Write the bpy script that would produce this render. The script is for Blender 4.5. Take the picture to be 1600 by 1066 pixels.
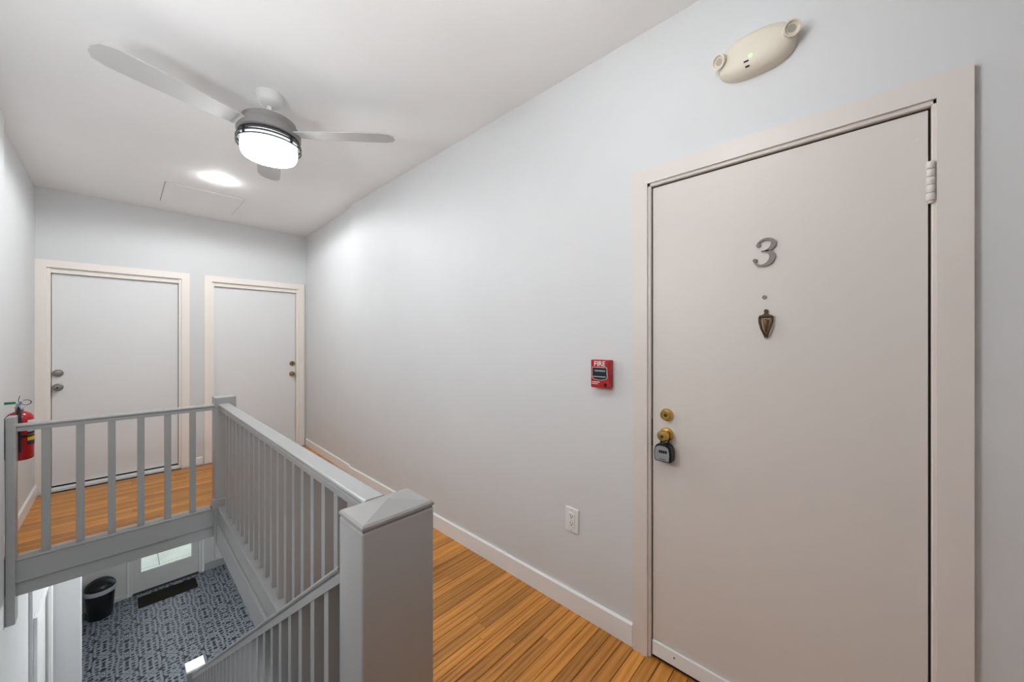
import bpy, bmesh, math, random
from mathutils import Vector, Matrix
random.seed(7)
for o in list(bpy.data.objects): bpy.data.objects.remove(o, do_unlink=True)
scene = bpy.context.scene
C = scene.collection
R = math.radians

# ------------------------------------------------------------------ camera
FPX = 574.0
YAW = math.atan2(610, 574)
cam_d = bpy.data.cameras.new('camera'); cam = bpy.data.objects.new('camera', cam_d); C.objects.link(cam)
cam.location = (0, 0, 1.395); cam.rotation_euler = (R(90), 0, -YAW)
cam_d.sensor_width = 36; cam_d.lens = FPX / 1600 * 36; cam_d.shift_y = -2 / 1600
cam_d.clip_start = 0.02
scene.camera = cam
# ------------------------------------------------------------------ world, exposure
w = bpy.data.worlds.new('world'); scene.world = w; w.use_nodes = True
bg = w.node_tree.nodes['Background']; bg.inputs[0].default_value = (0.93, 0.965, 1.0, 1); bg.inputs[1].default_value = 1.25
scene.view_settings.view_transform = 'Standard'; scene.view_settings.look = 'None'
scene.view_settings.gamma = 1; scene.view_settings.use_curve_mapping = False
scene.view_settings.exposure = 0.36
FAN_EMIT = 26.0
SPOT_W = 30.0
WELL_EMIT = 60.0
NEAR_EMIT = 18.0
HALL_EMIT = 105.0
LAMP_COL = (0.955, 0.985, 1.0)

# ------------------------------------------------------------------ dimensions (metres)
XR = 1.60      # right wall
XR2 = 1.68     # recessed far end of the right wall
YJ = 3.78      # jog of the right wall
XL = -0.495    # left wall, near part
XL2 = -0.53    # left wall, far part
YF = 5.35      # far wall
YN = -1.80     # wall behind the camera
ZC = 2.767     # ceiling
ZG = -2.85     # entrance floor
YG = 8.745     # entrance wall
YS = 0.95      # top of the stair
YA = 3.85      # edge of the far landing
XB = 0.545     # edge of the passage floor
SL = 0.72      # slope of the stair

# ------------------------------------------------------------------ materials
def nn(nt, typ, **kw):
    n = nt.nodes.new(typ)
    for k, v in kw.items(): setattr(n, k, v)
    return n
def paint(name, col, rough=0.5, bump=0.02, scale=60, var=0.03, spec=0.4, metal=0.0):
    m = bpy.data.materials.new(name); m.use_nodes = True; nt = m.node_tree
    b = nt.nodes['Principled BSDF']; b.inputs['Roughness'].default_value = rough
    b.inputs['Metallic'].default_value = metal
    b.inputs['Specular IOR Level'].default_value = spec
    g = nn(nt, 'ShaderNodeNewGeometry')
    no = nn(nt, 'ShaderNodeTexNoise'); no.inputs['Scale'].default_value = 3.0; no.inputs['Detail'].default_value = 4
    nt.links.new(g.outputs['Position'], no.inputs['Vector'])
    mx = nn(nt, 'ShaderNodeMix', data_type='RGBA')
    mx.inputs[6].default_value = tuple(c * (1 - var) for c in col) + (1,)
    mx.inputs[7].default_value = tuple(min(1, c * (1 + var)) for c in col) + (1,)
    nt.links.new(no.outputs['Fac'], mx.inputs[0]); nt.links.new(mx.outputs[2], b.inputs['Base Color'])
    if bump:
        n2 = nn(nt, 'ShaderNodeTexNoise'); n2.inputs['Scale'].default_value = scale; n2.inputs['Detail'].default_value = 3
        nt.links.new(g.outputs['Position'], n2.inputs['Vector'])
        bp = nn(nt, 'ShaderNodeBump'); bp.inputs['Strength'].default_value = bump; bp.inputs['Distance'].default_value = 0.01
        nt.links.new(n2.outputs['Fac'], bp.inputs['Height']); nt.links.new(bp.outputs[0], b.inputs['Normal'])
    return m
def emit(name, col, s):
    m = bpy.data.materials.new(name); m.use_nodes = True; nt = m.node_tree
    b = nt.nodes['Principled BSDF']; b.inputs['Base Color'].default_value = (*col, 1)
    b.inputs['Emission Color'].default_value = (*col, 1); b.inputs['Emission Strength'].default_value = s
    return m

M = {}
M['wall'] = paint('wall_paint', (0.685, 0.690, 0.695), 0.55, 0.05, 14)
M['ceil'] = paint('ceiling_paint', (0.93, 0.935, 0.94), 0.7, 0.05, 14)
M['trim'] = paint('white_trim_paint', (0.86, 0.865, 0.865), 0.35, 0.02, 40)
M['casing'] = paint('beige_trim_paint', (0.73, 0.672, 0.63), 0.4, 0.02, 40)
M['door3'] = paint('beige_door_paint', (0.70, 0.65, 0.61), 0.45, 0.03, 30)
M['farcasing'] = paint('cream_trim_paint', (0.87, 0.82, 0.765), 0.4, 0.02, 40)
M['doorw'] = paint('white_door_paint', (0.78, 0.785, 0.79), 0.45, 0.02, 30)
M['grey'] = paint('grey_rail_paint', (0.385, 0.383, 0.380), 0.32, 0.04, 50, 0.04, 0.5)
M['greycap'] = paint('grey_cap_paint', (0.33, 0.32, 0.31), 0.3, 0.08, 18, 0.05, 0.5)
M['entry'] = paint('entry_wall_paint', (0.68, 0.665, 0.645), 0.5, 0.03, 30)
M['black'] = paint('black_plastic', (0.008, 0.009, 0.011), 0.35, 0, 1, 0.1)
M['blackgap'] = paint('gap_shade', (0.012, 0.010, 0.009), 0.8, 0, 1, 0.1)  # near-black standing in for the shade under the doors
M['gapline'] = paint('dark_gap_line', (0.03, 0.024, 0.02), 0.8, 0, 1, 0.1)  # dark tone for shaded gap lines, also on the hinge leaves
M['silver'] = paint('grey_plastic_band', (0.42, 0.45, 0.48), 0.35, 0, 1, 0.03)
M['mat'] = paint('brown_mat', (0.022, 0.02, 0.016), 0.95, 0.6, 300, 0.3, 0.1)
M['brass'] = paint('brass', (0.62, 0.40, 0.11), 0.25, 0, 1, 0.06, 0.5, 1.0)
M['oldbrass'] = paint('aged_brass', (0.34, 0.25, 0.09), 0.32, 0, 1, 0.1, 0.5, 1.0)
M['bronze'] = paint('bronze', (0.09, 0.055, 0.028), 0.42, 0, 1, 0.2, 0.5, 0.8)
M['bronzelit'] = paint('lit_bronze', (0.26, 0.14, 0.06), 0.4, 0, 1, 0.2, 0.5, 0.8)  # lighter copy of the bronze, lit look put into the colour
M['nickel'] = paint('brushed_nickel', (0.30, 0.285, 0.27), 0.38, 0, 1, 0.05, 0.5, 1.0)
M['pewter'] = paint('pewter', (0.21, 0.19, 0.175), 0.5, 0, 1, 0.06, 0.5, 0.5)
M['fanbody'] = paint('fan_grey_metal', (0.27, 0.262, 0.26), 0.4, 0, 1, 0.03, 0.5, 0.3)
M['fanwhite'] = paint('fan_white', (0.74, 0.735, 0.72), 0.4, 0, 1, 0.02)
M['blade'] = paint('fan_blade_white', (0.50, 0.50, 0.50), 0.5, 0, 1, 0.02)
M['darkmetal'] = paint('dark_metal', (0.04, 0.04, 0.042), 0.35, 0, 1, 0.1, 0.5, 0.7)
M['ivory'] = paint('ivory_plastic', (0.74, 0.68, 0.575), 0.4, 0, 1, 0.02)
M['ivorydk'] = paint('ivory_plastic_reflector', (0.42, 0.39, 0.33), 0.35, 0, 1, 0.05)
M['red'] = paint('red_paint', (0.43, 0.005, 0.010), 0.25, 0, 1, 0.06, 0.6)
M['whitepl'] = paint('white_plastic', (0.80, 0.80, 0.79), 0.35, 0, 1, 0.01)
M['whiteprint'] = paint('white_print', (0.86, 0.80, 0.79), 0.5, 0, 1, 0.01)
M['slot'] = paint('dark_slot', (0.02, 0.02, 0.02), 0.7, 0, 1, 0.1)
M['lockgrey'] = paint('lockbox_grey', (0.33, 0.345, 0.355), 0.4, 0, 1, 0.04, 0.5, 0.3)
M['yellow'] = paint('yellow_label', (0.75, 0.47, 0.02), 0.5, 0, 1, 0.05)
M['cream_label'] = paint('cream_label', (0.72, 0.70, 0.60), 0.5, 0, 1, 0.05)
M['navy_label'] = paint('navy_label', (0.02, 0.02, 0.05), 0.5, 0, 1, 0.05)
M['greentag'] = paint('green_tag', (0.01, 0.22, 0.10), 0.5, 0, 1, 0.05)
M['sub'] = paint('dark_subfloor', (0.045, 0.022, 0.010), 0.9, 0, 1, 0.1)
M['grout'] = paint('tile_grout', (0.06, 0.07, 0.085), 0.9, 0, 1, 0.1)
M['paver'] = paint('pale_paver', (0.54, 0.55, 0.51), 0.85, 0.3, 40, 0.25)
M['soil'] = paint('paver_joint', (0.16, 0.17, 0.12), 0.95, 0.3, 40, 0.2)
M['lens'] = emit('lamp_lens', LAMP_COL, FAN_EMIT)
M['collar'] = emit('lamp_collar_glass', LAMP_COL, 0.55)
M['globe'] = emit('fill_globe_well', LAMP_COL, WELL_EMIT)  # glow of the added fill lamps, this one and the next two
M['nearglobe'] = emit('fill_globe_near', LAMP_COL, NEAR_EMIT)
M['hallglobe'] = emit('fill_globe_hall', LAMP_COL, HALL_EMIT)
M['dlens'] = emit('downlight_lens', LAMP_COL, 190)
M['led'] = emit('green_led', (0.25, 1.0, 0.18), 1.6)

def make_glass():
    m = bpy.data.materials.new('clear_glass'); m.use_nodes = True; nt = m.node_tree; nt.nodes.clear()
    out = nn(nt, 'ShaderNodeOutputMaterial'); t = nn(nt, 'ShaderNodeBsdfTransparent'); g = nn(nt, 'ShaderNodeBsdfGlossy')
    t.inputs[0].default_value = (0.92, 0.96, 0.95, 1); g.inputs['Roughness'].default_value = 0.03
    mx = nn(nt, 'ShaderNodeMixShader'); mx.inputs[0].default_value = 0.07
    nt.links.new(t.outputs[0], mx.inputs[1]); nt.links.new(g.outputs[0], mx.inputs[2]); nt.links.new(mx.outputs[0], out.inputs[0])
    return m
M['glass'] = make_glass()

def make_wood():
    m = bpy.data.materials.new('oak_strip_wood'); m.use_nodes = True; nt = m.node_tree; L = nt.links.new
    b = nt.nodes['Principled BSDF']
    geo = nn(nt, 'ShaderNodeNewGeometry'); oi = nn(nt, 'ShaderNodeObjectInfo')
    off = nn(nt, 'ShaderNodeVectorMath', operation='SCALE'); off.inputs[0].default_value = (37.0, 13.0, 5.0)
    L(oi.outputs['Random'], off.inputs['Scale'])
    ad = nn(nt, 'ShaderNodeVectorMath', operation='ADD'); L(geo.outputs['Position'], ad.inputs[0]); L(off.outputs[0], ad.inputs[1])
    mp = nn(nt, 'ShaderNodeMapping'); mp.inputs['Scale'].default_value = (3.0, 120, 120); L(ad.outputs[0], mp.inputs[0])
    n1 = nn(nt, 'ShaderNodeTexNoise'); n1.inputs['Scale'].default_value = 1.0; n1.inputs['Detail'].default_value = 7; n1.inputs['Roughness'].default_value = 0.62
    n1.inputs['Distortion'].default_value = 1.5
    L(mp.outputs[0], n1.inputs['Vector'])
    mp2 = nn(nt, 'ShaderNodeMapping'); mp2.inputs['Scale'].default_value = (2.6, 26, 26); L(ad.outputs[0], mp2.inputs[0])
    wv = nn(nt, 'ShaderNodeTexWave', wave_type='RINGS', rings_direction='X'); wv.inputs['Scale'].default_value = 0.45; wv.inputs['Distortion'].default_value = 9; wv.inputs['Detail'].default_value = 3
    wv.inputs['Detail Scale'].default_value = 0.6
    L(mp2.outputs[0], wv.inputs['Vector'])
    mxf = nn(nt, 'ShaderNodeMix', data_type='FLOAT'); mxf.inputs[0].default_value = 0.20
    L(n1.outputs['Fac'], mxf.inputs[2]); L(wv.outputs['Fac'], mxf.inputs[3])
    cr = nn(nt, 'ShaderNodeValToRGB'); e = cr.color_ramp.elements
    e[0].position = 0.14; e[0].color = (0.13, 0.040, 0.008, 1)
    e[1].position = 0.72; e[1].color = (0.60, 0.265, 0.055, 1)
    x = cr.color_ramp.elements.new(0.42); x.color = (0.44, 0.175, 0.033, 1)
    mp3 = nn(nt, 'ShaderNodeMapping'); mp3.inputs['Scale'].default_value = (1.6, 11, 11); L(ad.outputs[0], mp3.inputs[0])
    n3 = nn(nt, 'ShaderNodeTexNoise'); n3.inputs['Scale'].default_value = 1.0; n3.inputs['Detail'].default_value = 3; L(mp3.outputs[0], n3.inputs['Vector'])
    mr3 = nn(nt, 'ShaderNodeMapRange'); mr3.inputs['From Min'].default_value = 0.3; mr3.inputs['From Max'].default_value = 0.6; mr3.inputs['To Min'].default_value = -0.10; mr3.inputs['To Max'].default_value = 0.06; L(n3.outputs['Fac'], mr3.inputs[0])
    adf = nn(nt, 'ShaderNodeMath', operation='ADD'); L(mxf.outputs[0], adf.inputs[0]); L(mr3.outputs[0], adf.inputs[1])
    L(adf.outputs[0], cr.inputs[0])
    # per plank brightness and hue
    mr = nn(nt, 'ShaderNodeMapRange'); mr.inputs['To Min'].default_value = 0.88; mr.inputs['To Max'].default_value = 1.42; L(oi.outputs['Random'], mr.inputs[0])
    sc = nn(nt, 'ShaderNodeVectorMath', operation='SCALE'); L(cr.outputs[0], sc.inputs[0]); L(mr.outputs[0], sc.inputs['Scale'])
    L(sc.outputs[0], b.inputs['Base Color'])
    b.inputs['Roughness'].default_value = 0.36; b.inputs['Specular IOR Level'].default_value = 0.4
    bp = nn(nt, 'ShaderNodeBump'); bp.inputs['Strength'].default_value = 0.12; bp.inputs['Distance'].default_value = 0.003
    L(mxf.outputs[0], bp.inputs['Height']); L(bp.outputs[0], b.inputs['Normal'])
    return m
M['wood'] = make_wood()

def make_tile(name, rings, discs, cuts, half):
    """printed cement tile: pale scrolls on navy; pattern in the tile's own coordinates, mirrored in both axes and the diagonal"""
    m = bpy.data.materials.new(name); m.use_nodes = True; nt = m.node_tree; L = nt.links.new
    b = nt.nodes['Principled BSDF']
    tc = nn(nt, 'ShaderNodeTexCoord')
    sc = nn(nt, 'ShaderNodeVectorMath', operation='SCALE'); sc.inputs['Scale'].default_value = 1 / half; L(tc.outputs['Object'], sc.inputs[0])
    ab = nn(nt, 'ShaderNodeVectorMath', operation='ABSOLUTE'); L(sc.outputs[0], ab.inputs[0])
    sp = nn(nt, 'ShaderNodeSeparateXYZ'); L(ab.outputs[0], sp.inputs[0])
    def ma(op, a, bb):
        n = nn(nt, 'ShaderNodeMath', operation=op)
        for i, v in enumerate((a, bb)):
            if v is None: continue
            if isinstance(v, (int, float)): n.inputs[i].default_value = v
            else: L(v, n.inputs[i])
        return n.outputs[0]
    hi = ma('MAXIMUM', sp.outputs[0], sp.outputs[1]); lo = ma('MINIMUM', sp.outputs[0], sp.outputs[1])
    cb = nn(nt, 'ShaderNodeCombineXYZ'); L(sp.outputs[0], cb.inputs[0]); L(sp.outputs[1], cb.inputs[1])
    def dist(cx, cy, sx=1, sy=1):
        v = nn(nt, 'ShaderNodeVectorMath', operation='MULTIPLY'); v.inputs[1].default_value = (sx, sy, 0); L(cb.outputs[0], v.inputs[0])
        d = nn(nt, 'ShaderNodeVectorMath', operation='DISTANCE'); d.inputs[1].default_value = (cx * sx, cy * sy, 0); L(v.outputs[0], d.inputs[0])
        return d.outputs['Value']
    acc = 0.0
    for (cx, cy, r, wd, sx, sy) in rings:
        acc = ma('MAXIMUM', acc, ma('LESS_THAN', ma('ABSOLUTE', ma('SUBTRACT', dist(cx, cy, sx, sy), r), None), wd))
    for (cx, cy, r, sx, sy) in discs:
        acc = ma('MAXIMUM', acc, ma('LESS_THAN', dist(cx, cy, sx, sy), r))
    for (cx, cy, r, sx, sy) in cuts:
        acc = ma('MINIMUM', acc, ma('GREATER_THAN', dist(cx, cy, sx, sy), r))
    no = nn(nt, 'ShaderNodeTexNoise'); no.inputs['Scale'].default_value = 25; g = nn(nt, 'ShaderNodeNewGeometry'); L(g.outputs['Position'], no.inputs['Vector'])
    dk = nn(nt, 'ShaderNodeMix', data_type='RGBA'); dk.inputs[6].default_value = (0.010, 0.014, 0.024, 1); dk.inputs[7].default_value = (0.024, 0.032, 0.048, 1); L(no.outputs['Fac'], dk.inputs[0])
    lt = nn(nt, 'ShaderNodeMix', data_type='RGBA'); lt.inputs[6].default_value = (0.20, 0.225, 0.26, 1); lt.inputs[7].default_value = (0.33, 0.36, 0.40, 1); L(no.outputs['Fac'], lt.inputs[0])
    mx = nn(nt, 'ShaderNodeMix', data_type='RGBA'); L(acc, mx.inputs[0]); L(dk.outputs[2], mx.inputs[6]); L(lt.outputs[2], mx.inputs[7])
    L(mx.outputs[2], b.inputs['Base Color']); b.inputs['Roughness'].default_value = 0.45
    return m
M['tile_a'] = make_tile('tile_scroll', [(0.55, 0.42, 0.30, 0.115, 1, 1.15), (0.0, 0.95, 0.30, 0.10, 1, 1)],
                        [(0.30, 0.02, 0.20, 0.7, 1.3), (0.88, 0.86, 0.22, 1, 1), (0.92, 0.12, 0.16, 1, 0.7)], [(0.0, 0.0, 0.12, 1, 1), (0.55, 0.42, 0.16, 1, 1.2), (0.97, 0.97, 0.09, 1, 1)], 0.105)
M['tile_b'] = make_tile('tile_flower', [(0.50, 0.52, 0.27, 0.105, 1.2, 0.9), (0.98, 0.0, 0.34, 0.10, 1, 1)],
                        [(0.0, 0.32, 0.24, 1.3, 0.75), (0.30, 0.0, 0.20, 0.8, 1.4), (0.84, 0.90, 0.20, 1, 1)], [(0.0, 0.0, 0.09, 1, 1), (0.50, 0.52, 0.13, 1, 0.8), (0.0, 0.62, 0.08, 1, 1)], 0.105)

# ------------------------------------------------------------------ mesh helpers (world coordinates)
def box(bm, x0, x1, y0, y1, z0, z1, bev=0.0, seg=1):
    r = bmesh.ops.create_cube(bm, size=1)
    for v in r['verts']:
        v.co = Vector(((x0 + x1) / 2 + v.co.x * (x1 - x0), (y0 + y1) / 2 + v.co.y * (y1 - y0), (z0 + z1) / 2 + v.co.z * (z1 - z0)))
    if bev:
        es = list({e for v in r['verts'] for e in v.link_edges})
        bmesh.ops.bevel(bm, geom=es, offset=bev, segments=seg, affect='EDGES', profile=0.5)
def lathe(bm, prof, cen, axis='Z', n=32, cap=True):
    """prof: list of (radius, height along the axis)"""
    ax = {'X': (Vector((0, 1, 0)), Vector((0, 0, 1)), Vector((1, 0, 0))), 'Y': (Vector((0, 0, 1)), Vector((1, 0, 0)), Vector((0, 1, 0))),
          'Z': (Vector((1, 0, 0)), Vector((0, 1, 0)), Vector((0, 0, 1)))}[axis]
    cen = Vector(cen); rows = []
    for r, h in prof:
        if r < 1e-6: rows.append([bm.verts.new(cen + ax[2] * h)])
        else: rows.append([bm.verts.new(cen + ax[2] * h + (ax[0] * math.cos(2 * math.pi * i / n) + ax[1] * math.sin(2 * math.pi * i / n)) * r) for i in range(n)])
    for a, b in zip(rows, rows[1:]):
        for i in range(n):
            j = (i + 1) % n
            if len(a) == 1 and len(b) == 1: continue
            if len(a) == 1: bm.faces.new((a[0], b[i], b[j]))
            elif len(b) == 1: bm.faces.new((a[i], a[j], b[0]))
            else: bm.faces.new((a[i], a[j], b[j], b[i]))
    if cap:
        if len(rows[0]) > 1: bm.faces.new(rows[0][::-1])
        if len(rows[-1]) > 1: bm.faces.new(rows[-1])
def extrude_profile(bm, pts, a, b):
    """pts: list of Vector offsets (closed loop) swept straight from a to b"""
    a, b = Vector(a), Vector(b)
    A = [bm.verts.new(a + Vector(p)) for p in pts]; B = [bm.verts.new(b + Vector(p)) for p in pts]
    n = len(pts)
    for i in range(n): bm.faces.new((A[i], A[(i + 1) % n], B[(i + 1) % n], B[i]))
    bm.faces.new(A[::-1]); bm.faces.new(B)
def tube(bm, pts, r, n=8):
    pts = [Vector(p) for p in pts]; rows = []
    for i, p in enumerate(pts):
        t = (pts[min(i + 1, len(pts) - 1)] - pts[max(i - 1, 0)]).normalized()
        u = t.orthogonal().normalized() if i == 0 else (rows_u - t * rows_u.dot(t)).normalized()
        rows_u = u; v = t.cross(u)
        rr = r[i] if isinstance(r, (list, tuple)) else r
        rows.append([bm.verts.new(p + (u * math.cos(2 * math.pi * k / n) + v * math.sin(2 * math.pi * k / n)) * rr) for k in range(n)])
    for a, b in zip(rows, rows[1:]):
        for i in range(n): bm.faces.new((a[i], a[(i + 1) % n], b[(i + 1) % n], b[i]))
    bm.faces.new(rows[0][::-1]); bm.faces.new(rows[-1])
def prism(bm, poly, d0, d1, plane='YZ'):
    """polygon (2D) extruded from d0 to d1; YZ along X, XY along Z, XZ along Y"""
    def P(p, d): return {'YZ': (d, p[0], p[1]), 'XY': (p[0], p[1], d), 'XZ': (p[0], d, p[1])}[plane]
    A = [bm.verts.new(P(p, d0)) for p in poly]; B = [bm.verts.new(P(p, d1)) for p in poly]
    n = len(poly)
    for i in range(n): bm.faces.new((A[i], A[(i + 1) % n], B[(i + 1) % n], B[i]))
    bm.faces.new(A[::-1]); bm.faces.new(B)
def wloc(o):
    v = Vector((0, 0, 0))
    while o: v += o.location; o = o.parent
    return v
def obj(name, bm, mat, parent=None, origin=None, smooth=False):
    bmesh.ops.recalc_face_normals(bm, faces=bm.faces[:])
    o = bpy.data.objects.new(name, None) if False else None
    me = bpy.data.meshes.new(name)
    base = wloc(parent) if parent else Vector((0, 0, 0))
    org = Vector(origin) if origin is not None else (base if parent else None)
    if org is None:
        cs = [v.co for v in bm.verts]
        org = Vector(((min(c.x for c in cs) + max(c.x for c in cs)) / 2, (min(c.y for c in cs) + max(c.y for c in cs)) / 2, min(c.z for c in cs)))
    bmesh.ops.translate(bm, verts=bm.verts[:], vec=-org)
    bm.to_mesh(me); bm.free()
    if smooth:
        for p in me.polygons: p.use_smooth = True
        try: me.set_sharp_from_angle(angle=R(smooth if smooth is not True else 40))
        except Exception: pass
    me.materials.append(M[mat] if isinstance(mat, str) else mat)
    o = bpy.data.objects.new(name, me); C.objects.link(o)
    if parent: o.parent = parent
    o.location = org - base
    return o
def mesh_of(fn, mat):
    bm = bmesh.new(); fn(bm); bmesh.ops.recalc_face_normals(bm, faces=bm.faces[:]); me = bpy.data.meshes.new('piece'); bm.to_mesh(me); bm.free(); me.materials.append(M[mat]); return me
def inst(name, me, loc, parent=None, scale=None):
    o = bpy.data.objects.new(name, me); C.objects.link(o)
    if parent: o.parent = parent
    o.location = Vector(loc) - (wloc(parent) if parent else Vector((0, 0, 0)))
    if scale: o.scale = scale
    return o
def thing(name, label, cat, loc, group=None):
    o = bpy.data.objects.new(name, None); C.objects.link(o); o.location = loc; o.empty_display_size = 0.05
    o['label'] = label; o['category'] = cat
    if group: o['group'] = group
    return o
def tag(o, label, cat, group=None):
    o['label'] = label; o['category'] = cat
    if group: o['group'] = group
    return o
def struct(o, label=None):
    o['kind'] = 'structure'
    if label: o['label'] = label
    return o
def sthing(name, loc, label):
    o = bpy.data.objects.new(name, None); C.objects.link(o); o.location = loc; o.empty_display_size = 0.05
    return struct(o, label)
def bx(name, dims, mat, parent=None, bev=0.0, seg=1, smooth=False):
    bm = bmesh.new(); box(bm, *dims, bev, seg); return obj(name, bm, mat, parent, smooth=smooth)
def boxes(name, lst, mat, parent=None, bev=0.0):
    bm = bmesh.new()
    for d in lst: box(bm, *d, bev)
    return obj(name, bm, mat, parent)
def rev(name, prof, cen, mat, parent=None, axis='Z', n=32, smooth=35):
    bm = bmesh.new(); lathe(bm, prof, cen, axis, n); return obj(name, bm, mat, parent, smooth=smooth)

# ------------------------------------------------------------------ room shell
T = 0.12
D3a, D3b, D3z = -0.172, 0.682, 2.092       # rough opening of door 3
struct(boxes('wall_right', [
    (XR, XR + T, D3b, YJ, -0.20, ZC), (XR, XR + T, YN, D3a, -0.20, ZC), (XR, XR + T, D3a, D3b, D3z, ZC),
    ], 'wall'), 'cool white painted wall with apartment door three')
bm = bmesh.new(); prism(bm, [(XR + 0.035, YJ), (XR2, YF), (XR2, YF + T), (XR2 + T, YF + T), (XR2 + T, YJ)], -0.20, ZC, 'XY')
struct(obj('wall_right', bm, 'wall'), 'white passage wall next to the far right door')
# added panels, out of view, stopping outside light leaking past the doors
struct(bx('wall_light_stop', (XL2 - T, XR2 + T, YF + T + 0.02, YF + T + 0.06, -0.20, ZC), 'wall'), 'added light-stop panel behind the far doors')
struct(bx('wall_light_stop', (XR + T + 0.02, XR + T + 0.06, YN, 1.2, -0.20, ZC), 'wall'), 'added light-stop panel behind door three')
struct(bx('wall_light_stop', (-0.475 - T - 0.06, -0.475 - T - 0.02, 4.4, 6.0, ZG, -0.20), 'wall'), 'added light-stop panel behind the side door')
struct(boxes('wall_right', [(1.62, 1.62 + T, YS - 0.3, YG + 0.14, ZG, -0.20)], 'entry'), 'grey entrance hall wall under the passage')
struct(boxes('wall_left', [(XL - T, XL, YN, 3.82, ZG, ZC), (XL - T, XL, 3.82, 4.68, ZG, -0.20), (XL2 - T, XL2, 3.82, YF, -0.20, ZC)], 'wall'), 'white stairwell wall on the left')
struct(boxes('wall_left', [(-0.475 - T, -0.475, 4.68, 4.78, ZG, -0.20), (-0.475 - T, -0.475, 5.58, YG + 0.1, ZG, -0.20), (-0.475 - T, -0.475, 4.78, 5.58, ZG + 2.0, -0.20)], 'wall'),
       'white entrance hall wall beside the stair foot')
struct(bx('wall_near', (XL - T, XR + T, YN - T, YN, -0.20, ZC), 'wall'), 'white wall at the near end of the landing')
F1a, F1b, F2a, F2b, FZ = -0.466, 0.446, 0.702, 1.592, 2.055
struct(boxes('wall_far', [(XL2 - T, F1a, YF, YF + T, -0.20, ZC), (F1b, F2a, YF, YF + T, -0.20, ZC), (F2b, XR2 + T, YF, YF + T, -0.20, ZC),
                          (F1a, F1b, YF, YF + T, FZ, ZC), (F2a, F2b, YF, YF + T, FZ, ZC)], 'wall'), 'white wall with two apartment doors at the far end')
struct(bx('ceiling', (XL2 - T, XR2 + T, YN - T, YF + T, ZC, ZC + 0.1), 'ceil'), 'smooth white ceiling')
# entrance hall ceiling under the floors
struct(boxes('ceiling', [(XB + 0.015, 1.62, YS, YA, -0.22, -0.20), (-0.475, 1.62, 3.89, YG, -0.22, -0.20)], 'ceil'), 'white ceiling of the entrance hall')
# entrance wall with door opening
struct(boxes('wall_entrance', [(-0.475 - T, 0.118, YG, YG + T, ZG, -0.20), (0.968, 1.62 + T, YG, YG + T, ZG, -0.20), (0.118, 0.968, YG, YG + T, ZG + 2.06, -0.20)], 'entry'), 'grey entrance wall around the front door')
# stub wall of the cased opening
struct(bx('wall_stub', (-0.475, -0.279, 5.69, 5.80, ZG, -0.20), 'wall', bev=0.004), 'pale wall end at the foot of the stair')

# ------------------------------------------------------------------ upper floor with planks
floor = struct(boxes('floor', [(XL, XR, YN, YS - 0.02, -0.20, -0.022), (XB + 0.03, XR, YS - 0.02, YA + 0.03, -0.20, -0.022), (XL2, XR2, YA + 0.03, YF + 0.06, -0.20, -0.022),
                               (XR, XR2, YJ, YA + 0.03, -0.20, -0.022), (XR, XR + 0.06, D3a, D3b, -0.2, -0.022)], 'sub'), 'orange oak strip floor of the landing and passage')
PW = 0.0572
def plank_bm(bm): box(bm, 0, 1, -PW / 2 + 0.0007, PW / 2 - 0.0007, -0.02, 0, 0.0)
def plank_mesh():
    bm = bmesh.new(); hw = PW / 2 - 0.0011
    prof = [(-hw, -0.02), (hw, -0.02), (hw, -0.0025), (hw - 0.0012, 0), (-hw + 0.0012, 0), (-hw, -0.0025)]
    extrude_profile(bm, [(0, a, b) for a, b in prof], (0, 0, 0), (1, 0, 0))
    bmesh.ops.recalc_face_normals(bm, faces=bm.faces[:])
    me = bpy.data.meshes.new('plank'); bm.to_mesh(me); bm.free(); me.materials.append(M['wood']); return me
PM = plank_mesh()
def lay_row(y, x0, x1, first):
    x = x0; L = first
    while x < x1 - 1e-4:
        e = min(x + L, x1)
        if x1 - e < 0.22: e = x1
        inst('plank', PM, (x, y, 0), floor, (e - x - 0.0008, 1, 1))
        x = e; L = random.uniform(0.75, 1.5)
y = -0.55
while y < YF - PW * 0.4:
    if y < YS - 0.03: lay_row(y, 0.1 if y > 0.2 else XL, XR - 0.0, random.uniform(0.5, 1.2)) if y > 0.2 else lay_row(y, XL, XR, random.uniform(0.5, 1.2))
    elif y < YA + 0.10: lay_row(y, XB + 0.10, XR if y < YJ else XR2, random.uniform(0.4, 1.1))
    else: lay_row(y, XL2, XR2, random.uniform(0.5, 1.2))
    y += PW
bm = bmesh.new()
y = -0.55 - PW
hw = PW / 2 - 0.0011
while y > YN:
    box(bm, XL, XR, y - hw, y + hw, -0.02, 0); y -= PW
y = 0.2
while y < YS - 0.03:
    box(bm, XL, 0.099, y - hw, y + hw, -0.02, 0); y += PW
fp = obj('plank_field', bm, 'wood', floor); fp['kind'] = 'stuff'
# sill boards in the door openings
bx('door_sill', (XR - 0.0, XR + 0.06, D3a, D3b, -0.02, 0.001), 'wood', floor)

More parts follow.
